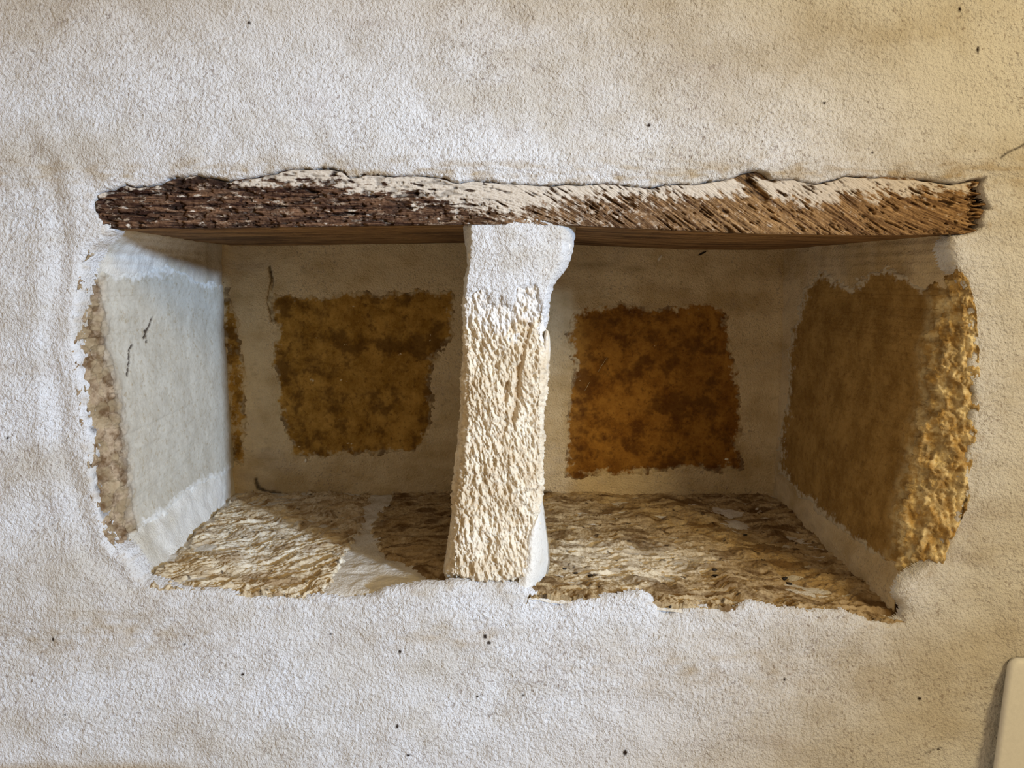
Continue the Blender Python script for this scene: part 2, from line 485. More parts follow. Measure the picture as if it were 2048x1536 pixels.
JL_POLY = [(182, 498), (196, 545), (240, 547), (290, 541), (312, 541), (336, 528), (360, 542), (400, 556), (428, 566), (452, 572), (475, 600),
           (480, 930), (440, 955), (414, 962), (392, 984), (352, 1004), (330, 1030), (292, 1054), (262, 1078), (256, 1100), (236, 1112), (190, 1112),
           (140, 1000), (120, 850), (90, 700), (90, 560), (120, 480), (170, 470)]
JR_POLY = [(1566, 830), (1572, 720), (1582, 650), (1600, 600), (1614, 570), (1640, 535), (1662, 550), (1700, 572), (1740, 545), (1768, 530), (1800, 550),
           (1840, 566), (1868, 570), (1885, 560), (1915, 530), (2000, 530), (2020, 800), (2000, 1000), (1950, 1130), (1880, 1180), (1800, 1180),
           (1786, 1140), (1740, 1110), (1690, 1070), (1652, 1040), (1620, 1010), (1592, 988), (1566, 962), (1550, 930)]

fr = np.arange(446, 1262, 3.0)
# plaster of the left reveal
P, sp = side(L_OX, L_AX, L_BX, fr, (14, 110))
N = normals(P)
PX, PY = proj(P)
P = P + N * (0.0045 * sstep(6, 24, sdist(JL_POLY, PX, PY)))[..., None]
P = P - N * ((fbm(P[..., 1] * 40, P[..., 2] * 40, 1.0, 3) * 0.0016 + fbm(P[..., 1] * 260, P[..., 2] * 260, 2.0, 2) * 0.0003))[..., None]
stain = 0.5 * np.exp(-(((PX - 420) / 30)**2 + ((PY - 600) / 60)**2))
o = link('wall_left', P.reshape(-1, 3), gridq(*P.shape[:2]), M_REVEAL, None, {'stain': stain, 'speck': 0 * stain}); struct(o)
# plaster of the right reveal
P, sp = side(R_OX, R_AX, R_BX, fr, (14, 110), 1160)
N = normals(P)
PX, PY = proj(P)
P = P - N * (0.0045 * sstep(6, 24, sdist(JR_POLY, PX, PY)))[..., None]
P = P + N * ((fbm(P[..., 1] * 40, P[..., 2] * 40, 5.0, 3) * 0.0016 + fbm(P[..., 1] * 260, P[..., 2] * 260, 2.0, 2) * 0.0003))[..., None]
stain = 0.25 * sstep(0.0, 0.6, fbm(PX / 40, PY / 40, 3.0, 3))
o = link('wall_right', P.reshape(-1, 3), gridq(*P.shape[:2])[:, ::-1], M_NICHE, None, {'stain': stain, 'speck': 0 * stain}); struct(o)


def jamb(name, OX, AX, BX, poly, mat, f0, f1, sgn, seed, cracks, back):
    f = np.arange(f0, f1, 1.7)
    P, sp = side(OX, AX, BX, f, (42, 150))
    N = normals(P) * sgn                              # out of the stone, into the recess
    PX, PY = proj(P)
    sd = sdist(poly, PX, PY) + fbm(PX / 8, PY / 8, seed, 3, 0.6) * 4.5 + fbm(PX / 30, PY / 30, seed, 4, 0.5) * 9
    rough = sstep(0.10, 0.0, sp)
    h = -0.0050 + 0.0062 * dive(sd)
    h += rough * ((ridged(P[..., 0] * 60, P[..., 1] * 60, P[..., 2] * 42 + seed, 5, 0.6) - 1.2) * 0.0036 + fbm(P[..., 0] * 200, P[..., 1] * 200, P[..., 2] * 140, 3, 0.6) * 0.0016)
    h += (1 - rough) * (fbm(P[..., 1] * 30, P[..., 2] * 30, seed, 3) * 0.0008 + fbm(P[..., 1] * 300, P[..., 2] * 300, seed, 3) * 0.00035)
    sk = np.zeros(PX.shape)
    for ln, w in cracks:
        g = sstep(w, w * 0.35, ldist(ln, PX, PY) + 1.6 * fbm(PX / 6, PY / 6, 1.0, 2))
        sk = np.maximum(sk, g)
    h -= sk * 0.0012
    P = P + N * h[..., None]
    smear = (sstep(30, -5, sd) * 0.7 + 0.14 * sstep(70, 0, sd)) * (1 - rough)
    fresh_or_lit = rough * sstep(3, 14, sd)
    stain = 0.55 * rough * sstep(-0.25, 0.35, fbm(PX / 26, PY / 26, seed + 3, 3))
    return slab(name, P, back, mat, None, {'smear': smear, 'stain': stain, 'speck': sk * 0.9, 'fresh_or_lit': fresh_or_lit}, flip=(sgn < 0))


o = jamb('jamb_stone', L_OX, L_AX, L_BX, JL_POLY, M_JAMBL, 478, 1150, -1, 2.0,
         [([(303, 634), (296, 652), (289, 668), (286, 676)], 2.6), ([(288, 660), (292, 684)], 2.4), ([(262, 690), (255, 702), (256, 722), (253, 752)], 2.6),
          ([(158, 700), (164, 760), (168, 800), (178, 850), (182, 900), (181, 950), (190, 1000)], 2.4)], (-0.05, 0.05, 0))
recentre(o); tag(o, 'pale grey dressed jamb stone with a broken edge forming the lit left side', 'stone')
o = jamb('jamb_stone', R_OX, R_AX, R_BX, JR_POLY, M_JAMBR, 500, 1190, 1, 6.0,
         [([(1936, 985), (1926, 1008), (1922, 1040)], 3)], (0.05, 0.05, 0))
recentre(o); tag(o, 'ochre brown jamb stone with rough yellow edge forming the shaded right side', 'stone')

# ------------------------------------------------------------------ rear wall and its stones
xs = np.arange(400, 1620, 2.6); ys = np.arange(462, 1030, 2.6)
PX, PY = np.meshgrid(xs, ys)


def backd(PX, PY):
    corner = 9 * np.exp(-np.clip(PX - 450, 0, 500) / 16) + 9 * np.exp(-np.clip(1556 - PX, 0, 500) / 12)
    w = fbm(PX / 110, PY / 90, 3.0, 3) * 5
    trowel = 3.0 * np.exp(-((PY - 535 - 0.02 * PX) / 16)**2) * sstep(1320, 1200, PX) * sstep(1100, 1160, PX)
    return BACK + (w - corner * 0.7 + trowel) * K


d = backd(PX, PY) + (fbm(PX / 26, PY / 14, 6.0, 3) * 0.9 + fbm(PX / 7, PY / 7, 7.0, 2) * 0.35) * K
stain = 0.55 * sstep(-0.1, 0.5, fbm(PX / 26, PY / 12, 2.0, 3) + 0.9 * np.exp(-(((PX - 1215) / 70)**2 + ((PY - 534) / 12)**2)) - 0.35)
stain = np.maximum(stain * 0.6, 0.8 * np.exp(-(((PX - 1190) / 45)**2 + ((PY - 530) / 9)**2) - 0.4 * fbm(PX / 12, PY / 9, 4, 3)))
stain = np.maximum(stain, 0.7 * np.exp(-(((PX - 1270) / 30)**2 + ((PY - 538) / 8)**2)))
sk = np.zeros(PX.shape)
for ln, w in [([(540, 535), (545, 560), (538, 600), (545, 640)], 4), ([(512, 960), (516, 975), (530, 984), (560, 988)], 5), ([(1085, 985), (1120, 992), (1180, 990), (1210, 998)], 5)]:
    sk = np.maximum(sk, sstep(w, w * 0.3, ldist(ln, PX, PY) + 2 * fbm(PX / 7, PY / 7, 1.0, 2)))
d = d + sk * 0.004
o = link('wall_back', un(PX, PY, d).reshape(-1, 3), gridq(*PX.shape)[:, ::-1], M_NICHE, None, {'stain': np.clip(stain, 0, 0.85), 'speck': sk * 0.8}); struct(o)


def back_stone(name, poly, mat, seed, rough, lift=0.0010):
    q = np.array(poly)
    xs = np.arange(q[:, 0].min() - 18, q[:, 0].max() + 18, 1.7); ys = np.arange(q[:, 1].min() - 18, q[:, 1].max() + 18, 1.7)
    PX, PY = np.meshgrid(xs, ys)
    sd = sdist(poly, PX, PY) + fbm(PX / 8, PY / 8, seed, 3, 0.6) * 4.5 + fbm(PX / 30, PY / 30, seed, 4, 0.5) * 9
    h = -0.0035 + (0.0035 + lift) * dive(sd, -9, 9)
    h += (fbm(PX / 34, PY / 34, seed + 1, 3) * 0.9 + fbm(PX / 9, PY / 9, seed + 2, 3, 0.6) * 0.55) * rough * sstep(-4, 14, sd)
    dd = backd(PX, PY) - h
    smear = sstep(26, -6, sd) * 0.75 + 0.12 * sstep(60, 0, sd)
    stain = 0.7 * sstep(0.05, 1.0, fbm(PX / 60, PY / 60, seed + 5, 5, 0.72) + 0.25)
    return slab(name, un(PX, PY, dd), (0, 0.05, 0), mat, None, {'smear': smear, 'stain': stain, 'speck': 0 * stain}, flip=True)


BL = [(540, 575), (600, 588), (640, 590), (700, 578), (760, 586), (800, 580), (850, 577), (905, 580), (914, 600), (906, 680), (882, 708), (862, 750), (872, 800),
      (862, 850), (850, 888), (830, 905), (780, 909), (740, 915), (700, 911), (650, 917), (612, 921), (588, 914), (575, 880), (560, 840), (548, 780), (540, 720),
      (550, 650), (536, 600)]
BR = [(1138, 628), (1180, 611), (1240, 602), (1300, 612), (1350, 611), (1420, 605), (1448, 612), (1458, 640), (1470, 720), (1484, 780), (1492, 850), (1478, 880),
      (1490, 940), (1440, 946), (1380, 940), (1320, 948), (1270, 951), (1220, 956), (1150, 961), (1130, 955), (1127, 900), (1130, 800), (1146, 740), (1134, 680)]
BN = [(446, 560), (458, 572), (470, 620), (480, 660), (490, 720), (493, 800), (492, 900), (488, 934), (470, 936), (462, 880), (452, 760), (444, 650)]
o = back_stone('rear_stone', BL, M_BACKL, 3.0, 0.0009); recentre(o)
tag(o, 'golden brown squared stone in the rear of the left recess', 'stone')
o = back_stone('rear_stone', BR, M_BACKR, 8.0, 0.0007); recentre(o)
tag(o, 'dark russet squared stone in the rear of the right recess', 'stone')
o = back_stone('corner_stone', BN, M_BACKL, 5.0, 0.0006, 0.0016); recentre(o)
tag(o, 'narrow upright brown stone in the rear corner of the left recess', 'stone')

# ------------------------------------------------------------------ sill: mortar bed and stones
def sill_z(X, Y):
    t = Y / BACK
    front = np.interp(X / K, [-760, -500, 0, 350, 800], [-612, -640, -628, -655, -690])
    back = np.interp(X / K, [-820, 0, 840], [-664, -668, -674])
    hump = 0.0
    return (front * (1 - t) + back * t) * K + ZC + hump


def sill_grid(x0, x1, step):
    xs = np.arange(x0, x1, step); ys = np.concatenate([np.arange(0.003, 0.08, step * 0.8), np.arange(0.08, BACK + 0.012, step * 1.5)])
    return np.meshgrid(xs, ys)


X, Y = sill_grid(-0.40, 0.41, 0.0016)
Z = sill_z(X, Y) - 0.0016 + fbm(X * 30, Y * 30, 2.0, 3) * 0.002 + fbm(X * 200, Y * 200, 1.0, 2) * 0.0004
Z -= 0.008 * sstep(0.016, -0.003, Y)
P = np.stack([X, Y, Z], -1)
stain = 0.5 * sstep(0, 0.6, fbm(X * 40, Y * 40, 4.0, 3)) * sstep(0.10, 0.2, Y)
o = link('floor', P.reshape(-1, 3), gridq(*X.shape), M_REVEAL, None, {'stain': stain, 'speck': 0 * stain}); struct(o)


def sill_stone(poly, x0, x1, seed, ang, amp, smear_lit_fn, mat):
    X, Y = sill_grid(x0, x1, 0.0008)
    Z0 = sill_z(X, Y)
    PX, PY = proj(np.stack([X, Y, Z0], -1))
    sd = sdist(poly, PX, PY) + fbm(PX / 16, PY / 10, seed, 4, 0.6) * 8
    ca, sa = math.cos(ang), math.sin(ang)
    U = X * ca + Y * sa; V = -X * sa + Y * ca
    warp = fbm(X * 25, Y * 25, seed, 2) * 0.014
    r = ridged(U * 22, (V + warp) * 75, seed, 4, 0.55) - 1.2
    h = -0.006 + 0.0075 * dive(sd, -7, 7) + r * amp + fbm(X * 16, Y * 16, seed + 2, 3) * amp * 1.2 + fbm(X * 260, Y * 260, seed, 3, 0.6) * 0.0007
    h -= 0.003 * sstep(0.016, 0.003, Y + fbm(X * 60, 0 * X, seed, 3) * 0.006)
    rim = sstep(0.024, 0.006, Y)
    h += rim * fbm(X * 130, Y * 130, seed + 6, 3, 0.6) * 0.0028
    sm = np.clip(smear_lit_fn(PX, PY) + sstep(10, -4, sd) * 0.5, 0, 1)
    st = 0.85 * sstep(-0.1, 0.5, fbm(U * 22, (V + warp) * 75, seed + 9, 3)) * (1 - 0.5 * sm)
    sk = sstep(0.62, 0.8, fbm(X * 90, Y * 120, seed + 4, 2)) * 0.8
    P = np.stack([X, Y, Z0 + h], -1)
    return slab('sill_stone', P, (0, 0.03, -0.05), mat, None, {'smear': sm, 'stain': st, 'speck': sk})


g = lambda x, y, a, b: (lambda PX, PY: np.exp(-(((PX - x) / a)**2 + ((PY - y) / b)**2)))
SL = [(286, 1172), (470, 992), (520, 978), (640, 984), (742, 990), (722, 1050), (700, 1090), (672, 1150), (640, 1190), (660, 1230), (270, 1230)]
SM = [(772, 1010), (790, 975), (930, 975), (930, 1168), (880, 1160), (830, 1140), (775, 1112), (748, 1085), (742, 1050)]
SR = [(1060, 975), (1560, 975), (1812, 1200), (1840, 1270), (1300, 1270), (1260, 1215), (1060, 1240)]
o = sill_stone(SL, -0.375, -0.105, 1.0, 0.85, 0.0030, lambda a, b: 0.62 * g(520, 1090, 220, 90)(a, b), M_SILL); recentre(o)
tag(o, 'ridged cream sill stone lit across the floor of the left recess', 'stone')
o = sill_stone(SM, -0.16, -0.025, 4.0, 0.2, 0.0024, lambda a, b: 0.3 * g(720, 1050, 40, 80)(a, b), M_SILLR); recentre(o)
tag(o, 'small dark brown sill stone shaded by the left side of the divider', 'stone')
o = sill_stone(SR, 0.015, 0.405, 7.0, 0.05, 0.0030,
               lambda a, b: 0.75 * g(1340, 1120, 140, 38)(a, b) + 0.6 * g(1150, 1110, 90, 40)(a, b) + 0.5 * g(1250, 1160, 120, 50)(a, b), M_SILLR); recentre(o)  # lime smear that also paints the lit front pale against the shaded back
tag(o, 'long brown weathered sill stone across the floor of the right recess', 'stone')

# ------------------------------------------------------------------ timber lintel
def build_lintel():
    xs = np.arange(168, 1995, 1.35)
    nT, nU = 104, 46
    yt = np.interp(xs, [p[0] for p in TOP], [p[1] for p in TOP]) - 9
    yb = lut(LINTEL_BOT, xs)
    t = np.linspace(0, 1, nT)
    PX = np.broadcast_to(xs[:, None], (len(xs), nT)); PY = yt[:, None] * (1 - t) + yb[:, None] * t
    sd = sdist(HOLE, PX, PY)                       # inside the visible opening
    slope = lambda x: np.interp(x, [0, 820, 930, 1020, 1120, 1250, 1700, 1850, 2000], [0.0, 0.01, 0.10, 0.30, 0.62, 0.74, 0.70, 0.42, 0.22])
    fx = np.arange(100, 2050, 1.0); H = np.cumsum(slope(fx))
    gv = PY - np.interp(PX, fx, H)
    gx = PX * (1 + 0.0 * PX)
    wv = gv + fbm(PX / 90, gv / 25, 1.0, 2) * 5
    left = sstep(1000, 860, PX)
    # deep fibres
    fib = ridged(PX / 60, wv / 9.5, 2.0, 3, 0.55)
    cracks = sstep(0.12, 0.5, perlin(PX / 40, wv / 6.0, 5.0) + 0.35 * fbm(PX / 12, PY / 8, 2.0, 2)) * sstep(-0.35, 0.35, fbm(PX / 60, PY / 26, 3, 2))
    chips = left * sstep(0.05, 0.5, fbm(PX / 34, PY / 12, 8.0, 3)) 
    worm = sstep(0.35, 0.65, fbm(PX / 9, gv / 7, 14.0, 2)) * sstep(-0.2, 0.4, fbm(PX / 110, PY / 40, 9, 2))
    d = 3.5 + cracks * 7.0 + chips * 8.0 + worm * 4.5 - (fib - 1.1) * 1.4 + fbm(PX / 120, PY / 50, 2.0, 2) * 4 + fbm(PX / 8, PY / 6, 6.0, 3) * 1.9
    # limewashed upper band: smoother and level with the plaster
    yt_v = yt[:, None] + 9
    band = lut([(160, 4), (330, 10), (480, 12), (560, 28), (700, 34), (900, 44), (1000, 48), (1150, 24), (1300, 16), (1450, 32), (1540, 38), (1700, 40), (1900, 14), (2000, 0)], PX)
    up = sstep(band + 22, band - 24, (PY - yt_v) + fbm(PX / 30, gv / 12, 4.0, 3) * 20)
    d = d * (1 - 0.62 * up) + 0.4 * up
    # plaster has pulled away from the beam: dark gaps
    gap = sstep(5.0, 1.0, sd) * (PY < yt_v + 20)
    gapn = 0.35 + 0.65 * sstep(-0.25, 0.3, fbm(PX / 40, 0 * PX, 3.3, 2))
    d = d + gap * gapn * 16
    endg = sstep(1935, 1972, PX + fbm(PX / 8, PY / 5, 1.0, 2) * 14) * sstep(0.0, 0.35, perlin(PX / 30, PY / 7.5, 4.0) + 0.25)
    d = d + endg * 40
    # pocket of bare wood below the broken plaster
    poc = sstep(4, -6, ldist([(1475, 352), (1495, 362), (1518, 382), (1530, 396)], PX, PY) - 9) + sstep(3, -5, ldist([(1480, 350), (1512, 345), (1548, 358)], PX, PY) - 7)
    poc = np.clip(poc, 0, 1); d = d + poc * 10
    darkpatch = sstep(4, -8, ldist([(330, 375), (360, 368), (400, 360), (450, 366)], PX, PY) - 10 + fbm(PX / 14, PY / 8, 2.0, 3) * 9)
    d = d + darkpatch * 8
    # rounded lower arris
    e = (yb[:, None] - PY); d = d + 3.0 * np.exp(-(e / 3.0)**2)
    Pf = un(PX, PY, 0); Pf[..., 1] = d * K
    white = 0.95 * up * (1 - poc) * (1 - darkpatch) + 0.40 * np.exp(-(((PX - 990) / 120)**2 + ((PY - 420) / 40)**2)) + 0.16 * np.exp(-((PX - 1180) / 160)**2)
    white += 0.5 * sstep(0.25, 0.7, fbm(PX / 30, PY / 12, 12.0, 3)) * left + 0.14 * sstep(1000, 1200, PX)
    white = white * (1 - 0.7 * gap) - cracks * 0.75 - chips * 0.2 * (1 - up)
    tan = sstep(1250, 1520, PX) * 0.95 + 0.42 * sstep(780, 1150, PX) * sstep(1520, 1250, PX)
    dark = np.clip(0.85 * gap * gapn + 0.75 * poc * sstep(-0.3, 0.3, fbm(PX / 18, gv / 5, 3.0, 2)) + 0.7 * endg + 0.7 * darkpatch + 0.70 * cracks + 0.45 * chips + 0.55 * worm, 0, 0.95)
    # underside
    u = np.linspace(0, 1, nU + 1)[1:]
    dep = d[:, -1:] * K * (1 - u) + (BACK + 0.02) * u
    XW = Pf[:, -1:, 0] * np.ones_like(u); ZB = Pf[:, -1:, 2] * np.ones_like(u)
    und = np.stack([XW, dep, ZB - 0.0065 * np.sin(u * math.pi * 0.5) * 0 + fbm(XW * 9, dep * 90, 2.0, 3) * 0.0007 - 0.0005 * u], -1)
    # a level drop towards the rear keeps it a touch above the plaster
    top_back = Pf[:, :1].copy(); top_back[..., 1] = BACK + 0.02; top_back[..., 2] += 0.03
    top_front = Pf[:, :1].copy(); top_front[..., 1] = 0.02; top_front[..., 2] += 0.03
    V = np.concatenate([top_back, top_front, Pf, und], 1)
    n, m = V.shape[:2]
    i = np.arange(n * m).reshape(n, m); j = np.roll(i, -1, 1)
    q = np.stack([i[:-1], j[:-1], j[1:], i[1:]], -1).reshape(-1, 4)
    pad = lambda a, lo, hi: np.concatenate([np.full((n, 2), lo), a, np.broadcast_to(hi, (n, nU))], 1)
    und_gv = dep / K * 0.45
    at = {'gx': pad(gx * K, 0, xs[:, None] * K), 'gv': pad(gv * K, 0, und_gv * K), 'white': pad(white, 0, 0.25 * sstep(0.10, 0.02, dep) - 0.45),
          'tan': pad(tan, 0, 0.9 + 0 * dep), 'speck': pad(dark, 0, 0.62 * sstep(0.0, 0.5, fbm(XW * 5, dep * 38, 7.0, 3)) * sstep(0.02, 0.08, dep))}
    o = link('timber_lintel', V.reshape(-1, 3), q, M_WOOD, None, at, [list(i[0])[::-1], list(i[-1])])
    recentre(o)
    return tag(o, 'long weathered timber lintel spanning above both recesses', 'beam')


build_lintel()

# ------------------------------------------------------------------ divider between the recesses
Q_LX = [(440, 928), (480, 930), (500, 934), (530, 937), (580, 930), (620, 928), (700, 926), (780, 924), (870, 918), (940, 911), (1000, 906), (1040, 904), (1100, 897), (1165, 888), (1220, 880)]
Q_LA = [(440, 946), (500, 942), (540, 940), (590, 931), (650, 933), (780, 936), (880, 936), (940, 930), (1000, 919), (1060, 915), (1120, 908), (1165, 905), (1220, 902)]
Q_RX = [(440, 1150), (455, 1148), (490, 1144), (520, 1139), (535, 1133), (550, 1120), (575, 1105), (600, 1099), (640, 1097), (660, 1093), (672, 1094), (740, 1096), (780, 1091), (850, 1088),
        (960, 1086), (1010, 1085), (1060, 1080), (1120, 1070), (1165, 1062), (1220, 1056)]
Q_RA = [(440, 1124), (490, 1122), (520, 1118), (550, 1104), (575, 1094), (600, 1088), (660, 1082), (740, 1082), (780, 1080), (850, 1080), (960, 1079), (1010, 1074), (1060, 1066), (1120, 1054), (1165, 1046), (1220, 1040)]


def pillar_grid(f, nside=26, nch=16, nf=120):
    o = lambda tab, d, amp, ph: un(lut(tab, f) + fbm(f / 14, 0 * f, ph, 3) * amp, f, d + 0.012 * sstep(1152, 1186, f))
    z = (CY - f) * K + ZC
    la = o(Q_LA, 0.006, 2.5, 1.0); lx = o(Q_LX, 0.034, 1.2, 2.0); ra = o(Q_RA, 0.006, 2.0, 3.0); rx = o(Q_RX, 0.034, 1.8, 4.0)
    lb = lx.copy(); lb[:, 1] = BACK + 0.02; rb = rx.copy(); rb[:, 1] = BACK + 0.02
    for a in (la, lx, ra, rx, lb, rb): a[:, 2] = z
    seg = []
    def run(a, b, n, last=False, p=1.0, bul=None):
        t = np.linspace(0, 1, n + 1)
        if not last: t = t[:-1]
        t = t ** p
        s = a[:, None] * (1 - t)[None, :, None] + b[:, None] * t[None, :, None]
        if bul is not None: s = s + np.sin(t * math.pi)[None, :, None] * np.array(bul)
        seg.append(s)
    run(lb, lx, nside, p=0.6); run(lx, la, nch, bul=(-0.0012, -0.003, 0)); run(la, ra, nf, bul=(0, -0.003, 0)); run(ra, rx, nch, bul=(0.0012, -0.003, 0)); run(rx, rb, nside, True, p=1.7)
    P = np.concatenate(seg, 1)
    return P


piv = bpy.data.objects.new('stone_divider', None); COL.objects.link(piv)
piv.location = (-0.005, 0.1, (CY - 1185) * K + ZC)
tag(piv, 'rough cream stone divider standing upright between the two recesses', 'pillar')
IV = np.array(piv.location)


def cap_sd(PX, f):
    return (lut([(900, 560), (930, 600), (960, 610), (1010, 618), (1050, 590), (1075, 600), (1092, 660), (1110, 680), (1160, 700)], PX) - f) + fbm(PX / 28, f / 50, 2.0, 4, 0.55) * 30


f = np.arange(438, 1222, 1.6)
P = pillar_grid(f)
N = normals(P)
PX, PY = proj(P); FF = np.broadcast_to(f[:, None], PX.shape)
sx, sy, sz = P[..., 0] * 100, P[..., 1] * 100, P[..., 2] * 100
sl = sz * 0.8 + sx * 0.9
h = (ridged(sx * 2.1, sy * 2.1, sz * 1.3, 3, 0.6) - 1.1) * 0.0012 + fbm(sx * 0.35, sy * 0.35, sz * 0.3, 2) * 0.003
h += fbm(sx * 2.4, sy * 2.4, sl * 1.6, 4, 0.68) * 0.0018
pit = sstep(0.12, 0.55, fbm(sx * 1.1, sy, sz * 0.5 + 3, 3)) * 0.0022
h -= pit
bh = sstep(9, 2, ldist([(1037, 735), (1035, 790), (1026, 840)], PX, PY)) + sstep(7, 2, ldist([(1060, 650), (1048, 700), (1042, 730)], PX, PY)) + sstep(8, 2, ldist([(1014, 770), (1010, 800)], PX, PY))
h -= np.clip(bh, 0, 1) * 0.004
csd = cap_sd(PX, FF)
h -= 0.0015 * sstep(-5, 20, csd)
frontness = sstep(0.05, 0.02, P[..., 1])
h *= (0.35 + 0.65 * frontness)
sgn = -1 if N[200, 80, 1] > 0 else 1
P2 = P + N * (sgn * h)[..., None]
sm = 0.75 * sstep(-120, 6, csd) + 0.28 * sstep(-0.1, 0.5, fbm(PX / 20, PY / 30, 3.0, 3)) * frontness + 0.25 * np.exp(-(((PX - 925) / 25)**2 + ((PY - 1080) / 60)**2))
st = 0.30 * sstep(0.1, 0.6, fbm(PX / 14, PY / 26, 6.0, 3)) + 0.4 * np.clip(bh, 0, 1)
n, m = P2.shape[:2]
i = np.arange(n * m).reshape(n, m); j = np.roll(i, -1, 1)
q = np.stack([i[:-1], i[1:], j[1:], j[:-1]], -1).reshape(-1, 4)
if sgn < 0: q = q[:, ::-1]
link('shaft', P2.reshape(-1, 3) - IV, q[:, ::-1], M_PILLAR, piv, {'smear': sm, 'stain': st, 'speck': 0 * st}, [list(i[0]), list(i[-1])[::-1]])
# plaster coat around its head
f = np.arange(438, 745, 1.6)
P = pillar_grid(f, 26, 16, 110); N = normals(P); PX, PY = proj(P); FF = np.broadcast_to(f[:, None], PX.shape)
csd = cap_sd(PX, FF)
h = -0.0050 + 0.0058 * sstep(-18, 26, csd) + fbm(PX / 40, PY / 40, 2.0, 2) * 0.0010 + fbm(PX / 7.5, PY / 7.5, 3.0, 3, 0.6) * 0.00045
P2 = P + N * (sgn * h)[..., None]
q = gridq(*PX.shape)
kv = (csd > -30).ravel(); q = q[kv[q].all(1)]
used = np.zeros(kv.shape, bool); used[q.ravel()] = True; remap = np.cumsum(used) - 1
o = link('plaster_cap', P2.reshape(-1, 3)[used] - IV, remap[q] if sgn > 0 else remap[q][:, ::-1], M_WALL, piv,
         {'stain': (0.25 * sstep(20, -5, csd)).ravel()[used], 'speck': np.zeros(used.sum())})
o['label'] = 'white plaster coat'
# mortar fillet at the right foot
f = np.arange(1005, 1212, 1.6)
lx = lut([(1005, 1082), (1030, 1076), (1060, 1064), (1120, 1052), (1165, 1044), (1212, 1040)], f)
rx = lut([(1005, 1086), (1030, 1089), (1060, 1093), (1090, 1097), (1120, 1099), (1150, 1094), (1165, 1089), (1190, 1084), (1212, 1086)], f)
t = np.linspace(-0.15, 1, 46)
PX = lx[:, None] * (1 - t) + rx[:, None] * t; PY = np.broadcast_to(f[:, None], PX.shape)
d = 0.0045 + 0.050 * np.abs(t[None, :])**2.2 - 0.002 * np.sin(t * math.pi)[None, :] + fbm(PX / 22, PY / 40, 2, 3) * 0.0022 + fbm(PX / 7, PY / 7, 3, 2) * 0.0003
d = d + 0.010 * sstep(1070, 1005, PY)
P = un(PX, PY, d)
o = slab('mortar_fillet', P - IV, (-0.0, 0.03, 0), M_REVEAL, piv, {'stain': 0 * PX, 'speck': 0 * PX}, flip=True)
o['label'] = 'smooth white mortar'
# thin flake standing off the right arris
f = np.arange(662, 752, 1.5)
w = 9 * np.sin(np.clip((f - 660) / 94, 0, 1) * math.pi)**0.45
cx = lut([(660, 1094), (690, 1092), (720, 1091), (752, 1086)], f)
t = np.linspace(-1, 1, 18)
PX = cx[:, None] + w[:, None] * t; PY = np.broadcast_to(f[:, None], PX.shape)
d = 0.010 + 0.008 * t[None, :]**2 + fbm(PX / 9, PY / 14, 4, 3) * 0.001
slab('flake', un(PX, PY, d) - IV, (0, 0.018, 0), M_PILLAR, piv, {'smear': 0.45 + 0 * PX, 'stain': 0 * PX, 'speck': 0 * PX}, flip=True)

# ------------------------------------------------------------------ white panel at the lower right
def rounded(w, hh, r, n=10):
    pts = []
    for (cx, cy, a0) in ((w / 2 - r, hh / 2 - r, 0), (-w / 2 + r, hh / 2 - r, 90), (-w / 2 + r, -hh / 2 + r, 180), (w / 2 - r, -hh / 2 + r, 270)):
        for k in range(n + 1):
            a = math.radians(a0 + 90 * k / n); pts.append((cx + r * math.cos(a), cy + r * math.sin(a)))
    return np.array(pts)


PT = 0.006
w, hh, r = 0.120, 0.180, 0.0075
rings = []
for inset, y in ((0, -0.001), (0, -PT + 0.003), (0.0009, -PT + 0.0009), (0.003, -PT)):
    c = rounded(w - 2 * inset, hh - 2 * inset, max(r - inset, 0.001))
    rings.append(np.stack([c[:, 0], np.full(len(c), y), c[:, 1]], -1))
V = np.concatenate(rings); m = len(rings[0]); q = []
for a in range(3):
    for b in range(m):
        q.append((a * m + b, a * m + (b + 1) % m, (a + 1) * m + (b + 1) % m, (a + 1) * m + b))
# leaning: its left edge runs down and to the left
tl = un(2024, 1320, -PT)
ux = np.array([0.998, 0, 0.0]); uz = np.array([0.245, 0.15, 0.975])
V = tl + (V[:, :1] + w / 2) * ux + (V[:, 2:] - hh / 2) * uz + V[:, 1:2] * np.array([0, 1, 0]) + np.array([0, PT, 0])
o = link('wall_panel', V, np.array(q)[:, ::-1], M_PANEL, None, {}, [list(range(3 * m, 4 * m))[::-1], list(range(m))])
recentre(o); tag(o, 'plain white plastic panel with rounded corner at the lower right of wall', 'panel')

# ------------------------------------------------------------------ small loose bits
def blob(name, mat, size, seed):
    nu, nv = 12, 8
    V = []
    for a in range(1, nv):
        th = math.pi * a / nv
        for b in range(nu):
            ph = 2 * math.pi * b / nu
            V.append((math.sin(th) * math.cos(ph), math.sin(th) * math.sin(ph), math.cos(th)))
    V += [(0, 0, 1), (0, 0, -1)]
    V = np.array(V); k = 1 + 0.35 * fbm(V[:, 0] * 1.6, V[:, 1] * 1.6, V[:, 2] * 1.6 + seed, 2)
    V = V * k[:, None] * np.array(size)
    q = [(a * nu + b, a * nu + (b + 1) % nu, (a + 1) * nu + (b + 1) % nu, (a + 1) * nu + b) for a in range(nv - 2) for b in range(nu)]
    top, bot = len(V) - 2, len(V) - 1
    ex = [(top, (b + 1) % nu, b) for b in range(nu)] + [(bot, (nv - 2) * nu + b, (nv - 2) * nu + (b + 1) % nu) for b in range(nu)]
    return link(name, V, np.array(q)[:, ::-1], mat, None, {}, ex)


bpy.context.view_layer.update()
DG = bpy.context.evaluated_depsgraph_get()


